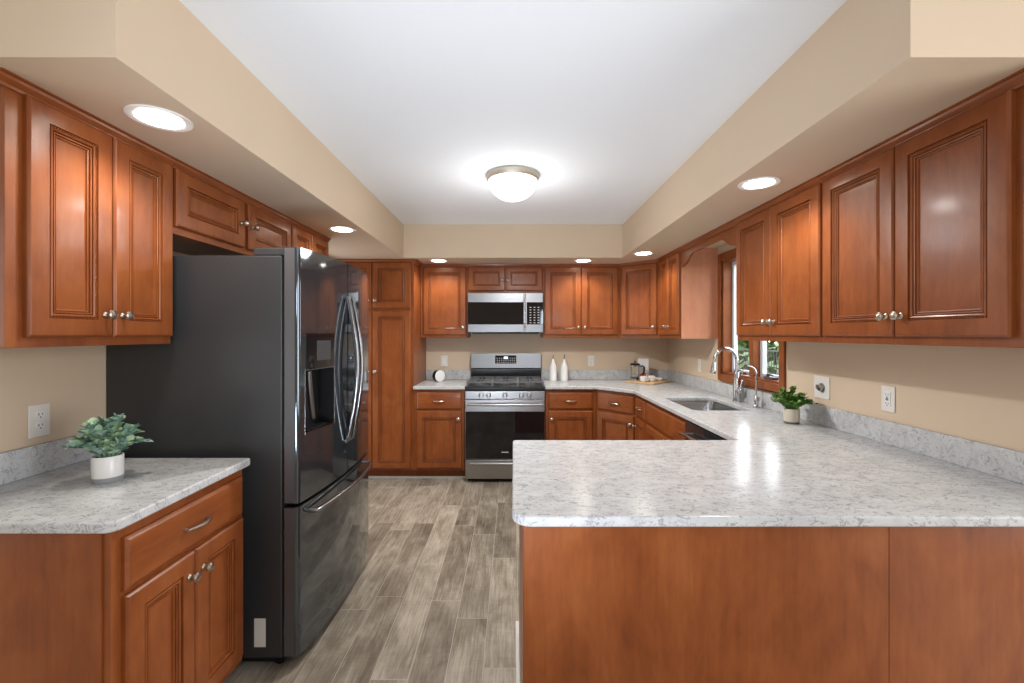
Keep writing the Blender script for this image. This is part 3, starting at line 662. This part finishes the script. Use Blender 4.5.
# ------------------------------------------------------------------ outlets and switches
def outlet(label, loc, rz, kind='duplex', w_=.072, h_=.117):
    t = thing('wall_outlet' if kind != 'dial' else 'dial_switch', label, 'outlet' if kind != 'dial' else 'switch', loc, rz)
    MB().box(-w_/2, w_/2, -.006, -.0005, -h_/2, h_/2).obj('cover_plate', 'plate', t, bevel=.003)
    if kind == 'duplex':
        for z in (.0195, -.0195):
            r_ = MB().lathe([(.0165, 0), (.0165, .0022), (.0155, .003), (.001, .003)], n=20, M4=Matrix.Rotation(R(90), 4, 'X')).obj('receptacle', 'white', t, (0, -.006, z))
            MB().box(-.0075, -.005, -.0034, -.0031, -.001, .008).box(.005, .0075, -.0034, -.0031, 0, .007).box(-.0025, .0025, -.0034, -.0031, -.010, -.006).obj('slots', 'slot', r_)
    elif kind == 'gfci':
        r_ = MB().box(-.0165, .0165, -.009, -.006, -.033, .033).obj('receptacle', 'white', t, bevel=.001)
        s = MB()
        for z in (.020, -.020): s.box(-.0075, -.005, -.0094, -.0091, z-.004, z+.005).box(.005, .0075, -.0094, -.0091, z-.004, z+.004).box(-.0025, .0025, -.0094, -.0091, z-.011, z-.007)
        s.box(-.007, .007, -.0096, -.0091, .001, .006).box(-.007, .007, -.0096, -.0091, -.006, -.001).obj('slots', 'slot', r_)
    elif kind == 'rocker':
        MB().prism([(-.006, -.033), (-.0095, -.033), (-.007, .0), (-.0085, .033), (-.006, .033)], YZ, -.0165, .0165).obj('rocker', 'white', t)
    else:
        MB().lathe([(.024, 0), (.024, .004), (.019, .005), (.017, .020), (.014, .022), (.001, .0225)], n=28, M4=Matrix.Rotation(R(90), 4, 'X')).obj('dial_knob', 'steel', t, (.004, -.006, 0))
        MB().box(-.040, -.030, -.010, -.006, -.012, .012).obj('lever', 'steel', t)
    return t
outlet('white duplex outlet on the left wall behind the potted eucalyptus', (WL, 1.59, 1.103), LR)
outlet('white wall plate on the back wall above the small round disc', (-.755, WB_, 1.117), 0, 'rocker')
outlet('white outlet on the back wall between the bottles and the tray', (.866, WB_, 1.117), 0)
outlet('white outlet on the right wall between the corner and the sink window', (WR, 4.043, 1.122), RR)
outlet('square white plate with a round dial behind the leafy green plant', (WR, 2.444, 1.118), RR, 'dial', .120, .122)
outlet('white outlet with reset buttons on the right wall, nearest the peninsula end', (WR, 2.012, 1.118), RR, 'gfci')

# ------------------------------------------------------------------ plants
def leaf(mb, base, d, up, L, w_, curl=.15):
    d = d.normalized(); s = d.cross(up).normalized(); u = s.cross(d)
    vs = [base]
    for f, k in ((.3, .85), (.62, 1.0), (.88, .55)):
        c = base+d*L*f-u*curl*L*f*f
        vs += [c-s*w_*k*.5+u*w_*.12, c, c+s*w_*k*.5+u*w_*.12]
    vs.append(base+d*L-u*curl*L)
    mb.add(vs, [(0, 2, 1), (0, 3, 2), (1, 2, 5, 4), (2, 3, 6, 5), (4, 5, 8, 7), (5, 6, 9, 8), (7, 8, 10), (8, 9, 10)])
def plant(name, label, loc, pot_r, pot_h, stems, spread, rise, ll, lw, lm, potparts, seed):
    rg_ = random.Random(seed); t = thing(name, label, 'plant', loc)
    potparts(t, pot_r, pot_h)
    MB().lathe([(.001, pot_h-.014), (pot_r*.90, pot_h-.014), (pot_r*.90, pot_h-.008), (.001, pot_h-.006)], n=24).obj('soil', 'soil', t)
    lf, st = MB(), MB()
    for i in range(stems):
        a = 2*math.pi*(i+rg_.random()*.8)/stems*2.399*1.0; q = math.sqrt((i+.5)/stems)
        out_ = spread*q*(0.8+.4*rg_.random()); hgt = rise*(1-.75*q**1.8)*(0.8+.4*rg_.random())
        p0 = Vector((math.cos(a)*pot_r*.5*q, math.sin(a)*pot_r*.5*q, pot_h-.01)); p2 = Vector((math.cos(a)*out_, math.sin(a)*out_, pot_h+max(hgt, -.012))); p1 = (p0+p2)/2+Vector((0, 0, .03))
        pts = [p0*(1-s)**2+p1*2*s*(1-s)+p2*s*s for s in [k/6 for k in range(7)]]
        st.tube(pts, [.0016-.0001*k for k in range(7)], 5)
        for k in range(1 if q > .5 else 2, 7):
            for sd in range(3 if k < 6 else 4):
                b = rg_.random()*6.28; d = (pts[k]-pts[k-1]).normalized()*(.5+.5*rg_.random()) + Vector((math.cos(b), math.sin(b), .25+.5*rg_.random()))*.8
                sc_ = .7+.5*rg_.random()
                leaf(lf, pts[k], d, Vector((rg_.uniform(-.3, .3), rg_.uniform(-.3, .3), 1)), ll*sc_, lw*sc_, rg_.uniform(-.1, .3))
    st.obj('stems', lm, t, fix=False); lf.obj('foliage', lm, t, smooth=60, fix=False)
    return t
def pot_oval(t, r, h):
    k = R(0)
    p = MB().lathe([(r*.96, 0.0006), (r*.985, .004), (r*.99, .018)], n=32).obj('pot_band', 'pot_grey', t)
    MB().lathe([(r*.99, .018), (r, .03), (r, h-.003), (r-.002, h), (r-.005, h), (r-.006, h-.02), (.001, h-.022)], n=32).obj('pot', 'ceramic', t)
def pot_round(t, r, h):
    MB().lathe([(r*.93, 0.0006), (r*.95, .004), (r*.95, .012)], n=32).obj('pot_foot', 'pot_brown', t)
    MB().lathe([(r*.95, .012), (r*.985, .022), (r, h*.55), (r*.98, h-.003), (r*.96, h), (r*.92, h), (r*.90, h-.02), (.001, h-.022)], n=32).obj('pot', 'pot_cream', t)
plant('potted_eucalyptus', 'blue-green potted eucalyptus in a white pot on the left counter', (-1.385, 1.505, CT), .043, .088, 42, .092, .108, .027, .022, 'euca', pot_oval, 3)
plant('potted_herb', 'bright green leafy plant in a small cream pot, right of the sink', (1.565, 2.47, CT), .040, .083, 40, .098, .098, .024, .015, 'herb', pot_round, 5)

# ------------------------------------------------------------------ things on the back counter
t = thing('desk_clock', 'small round white-faced disc with dark rim standing on the counter left of the range', 'clock', (-.772, 4.60, CT), R(46))
rot = Matrix.Rotation(R(90), 4, 'X')
MB().lathe([(.054, -.038), (.060, -.034), (.0605, .012), (.058, .015), (.001, .015)], (0, 0, .0617), 36, rot).obj('case', 'black', t)
MB().lathe([(.0585, .0152), (.061, .0165), (.0605, .021), (.052, .0235), (.001, .0235)], (0, 0, .0617), 36, rot).obj('face', 'ceramic', t)
for (x, y, dh), lab in zip(((.430, 4.70, 0), (.548, 4.69, .012)), ('white ceramic oil bottle with spout, standing nearest the range', 'white ceramic oil bottle with taller spout, farther from the range')):
    t = thing('oil_bottle', lab, 'bottle', (x, y, CT), group='white bottles on the back counter')
    MB().lathe([(.036, .0006), (.0385, .004), (.0385, .135), (.036, .155), (.028, .180), (.017, .203), (.0135, .215), (.0135, .228), (.0125, .231), (.001, .231)], n=28).obj('body', 'ceramic', t)
    MB().lathe([(.0095, .2312), (.0095, .238), (.005, .240), (.001, .240)], n=14).obj('stopper', 'cork', t)
    MB().tube([(0, 0, .238), (0, 0, .255), (.003, 0, .274+dh)], [.0055, .005, .004], 8).obj('spout', 'pot_brown', t)
bz = CT+.0006
t = MB().box(-.16, .16, -.19, .19, 0, .016).obj('serving_board', 'board', None, (1.40, 4.56, bz), (0, 0, R(-45)), bevel=.005)
tag(t, 'pale wooden serving board in the counter corner under the coffee things', 'board')
tz = bz+.0166
t = thing('french_press', 'glass french press with black lid and handle, on the wooden board', 'coffee maker', (1.268, 4.56, tz), R(-15))
MB().lathe([(.046, .012), (.047, .014), (.047, .160), (.045, .160), (.045, .014), (.001, .013)], n=28).obj('beaker', 'glass', t)
MB().lathe([(.001, .0145), (.0445, .0145), (.0445, .040), (.001, .040)], n=28).obj('coffee', 'coffee', t)
fr = MB().lathe([(.050, 0), (.050, .016), (.048, .016), (.048, .004), (.001, .004)], n=28).lathe([(.0476, .145), (.0496, .145), (.0496, .157), (.0476, .157)], n=28)
for a in range(4):
    b = R(45+90*a); fr.tube([(math.cos(b)*.0492, math.sin(b)*.0492, .012), (math.cos(b)*.0492, math.sin(b)*.0492, .150)], .0025, 6)
fr.obj('frame', 'chrome', t)
MB().lathe([(.001, .1606), (.051, .1606), (.051, .170), (.040, .178), (.012, .180), (.001, .180)], n=28).obj('lid', 'black', t)
MB().lathe([(.003, .18), (.003, .188), (.010, .191), (.012, .198), (.008, .205), (.001, .206)], n=16).obj('plunger_knob', 'black', t)
MB().tube([(.050, 0, .150), (.075, 0, .152), (.090, 0, .138), (.088, 0, .09), (.078, 0, .05), (.070, 0, .038)], [.008, .009, .010, .009, .008, .006], 10).obj('handle', 'black', t)
t = thing('coffee_bag', 'upright white paper coffee bag with red print behind the french press', 'bag', (1.385, 4.665, tz), R(-22))
p = [(-.034, 0), (-.036, .09), (-.022, .185), (-.006, .220), (.004, .222), (.016, .185), (.034, .09), (.033, 0)]
b = MB()
n = len(p)
vs = []
for x, k in ((-.055, .92), (-.050, 1), (.050, 1), (.055, .92)): vs += [(x*(1 if abs(v) < .2 else .96), u*k, v) for u, v in p]
b.add(vs, [tuple(range(n))[::-1], tuple(range(3*n, 4*n))]+[(i*n+j, i*n+(j+1) % n, (i+1)*n+(j+1) % n, (i+1)*n+j) for i in range(3) for j in range(n)])
b.obj('body', 'bag', t, smooth=30)
MB().box(-.050, .030, -.0372, -.0362, .020, .062).box(-.015, .04, -.0372, -.0362, .064, .075).obj('print', 'red', t)['label'] = 'red printed patch'
cups = [((1.318, 4.44), 'white cup at the front corner of the board, before the french press'), ((1.412, 4.485), 'white cup in the middle of the board, before the paper bag')]
for (x, y), lab in cups:
    t = thing('cup', lab, 'cup', (x, y, tz), R(-50), group='white cups on the board')
    MB().lathe([(.022, 0), (.026, .003), (.035, .020), (.038, .055), (.0365, .0555), (.034, .022), (.022, .008), (.001, .007)], n=28).obj('bowl', 'ceramic', t)
    MB().tube([(.036, 0, .045), (.054, 0, .044), (.058, 0, .030), (.048, 0, .018), (.034, 0, .017)], .004, 8).obj('handle', 'ceramic', t)
t = MB().lathe([(.020, 0), (.024, .003), (.036, .018), (.040, .030), (.038, .030), (.033, .018), (.018, .006), (.001, .006)], n=28).obj('dish', 'ceramic', None, (1.507, 4.535, tz))
tag(t, 'small low white dish at the right corner of the board', 'dish')

# ------------------------------------------------------------------ garden outside the window
o = MB().add([(2.4, -40, -.45), (70, -40, -.45), (70, 90, -.45), (2.4, 90, -.45)], [(0, 1, 2, 3)]).obj('lawn', 'lawn', None, smooth=0)
tag(o, 'green lawn seen through the sink window', 'lawn', kind='stuff')
t = thing('garden_fence', 'dark metal picket fence across the lawn outside the window', 'fence', (8.6, 6, -.45))
ra, pk = MB(), MB()
ra.box(-.015, .015, 0, 22, 1.28, 1.32).box(-.015, .015, 0, 22, .12, .16).obj('rail', 'fence', t)
for i in range(150): pk.box(-.009, .009, .07+i*.145, .088+i*.145, .05, 1.28)
pk.obj('pickets', 'fence', t)
for i in range(10): MB().box(-.035, .035, i*2.4-.035, i*2.4+.035, 0, 1.42).obj('post', 'fence', t)
def tree(label, x, y, h, r, seed):
    rg_ = random.Random(seed); t = thing('tree', label, 'tree', (x, y, -.45), group='trees behind the fence')
    MB().tube([(0, 0, 0), (.05, .0, h*.3), (0, .05, h*.6)], [.16, .12, .07], 8).obj('trunk', 'bark', t)
    mb = MB()
    for i in range(900):
        u, v = rg_.random()*6.283, math.acos(rg_.uniform(-1, 1)); q = r*(.55+.45*rg_.random()**.5)*(1+.15*math.sin(3*u)+.12*math.cos(5*v))
        c = Vector((q*math.sin(v)*math.cos(u), q*math.sin(v)*math.sin(u), h*.62+q*1.1*math.cos(v)))
        leaf(mb, c, Vector((rg_.uniform(-1, 1), rg_.uniform(-1, 1), rg_.uniform(-.6, .4))), Vector((rg_.uniform(-.5, .5), rg_.uniform(-.5, .5), 1)), .55, .38)
    mb.obj('crown', 'tree', t, smooth=0, fix=False)
tree('broad tree behind the fence in the left pane of the window', 14.2, 28.0, 5.0, 2.2, 11)
tree('bushy tree behind the fence in the right pane of the window', 12.4, 20.0, 4.6, 2.4, 12)
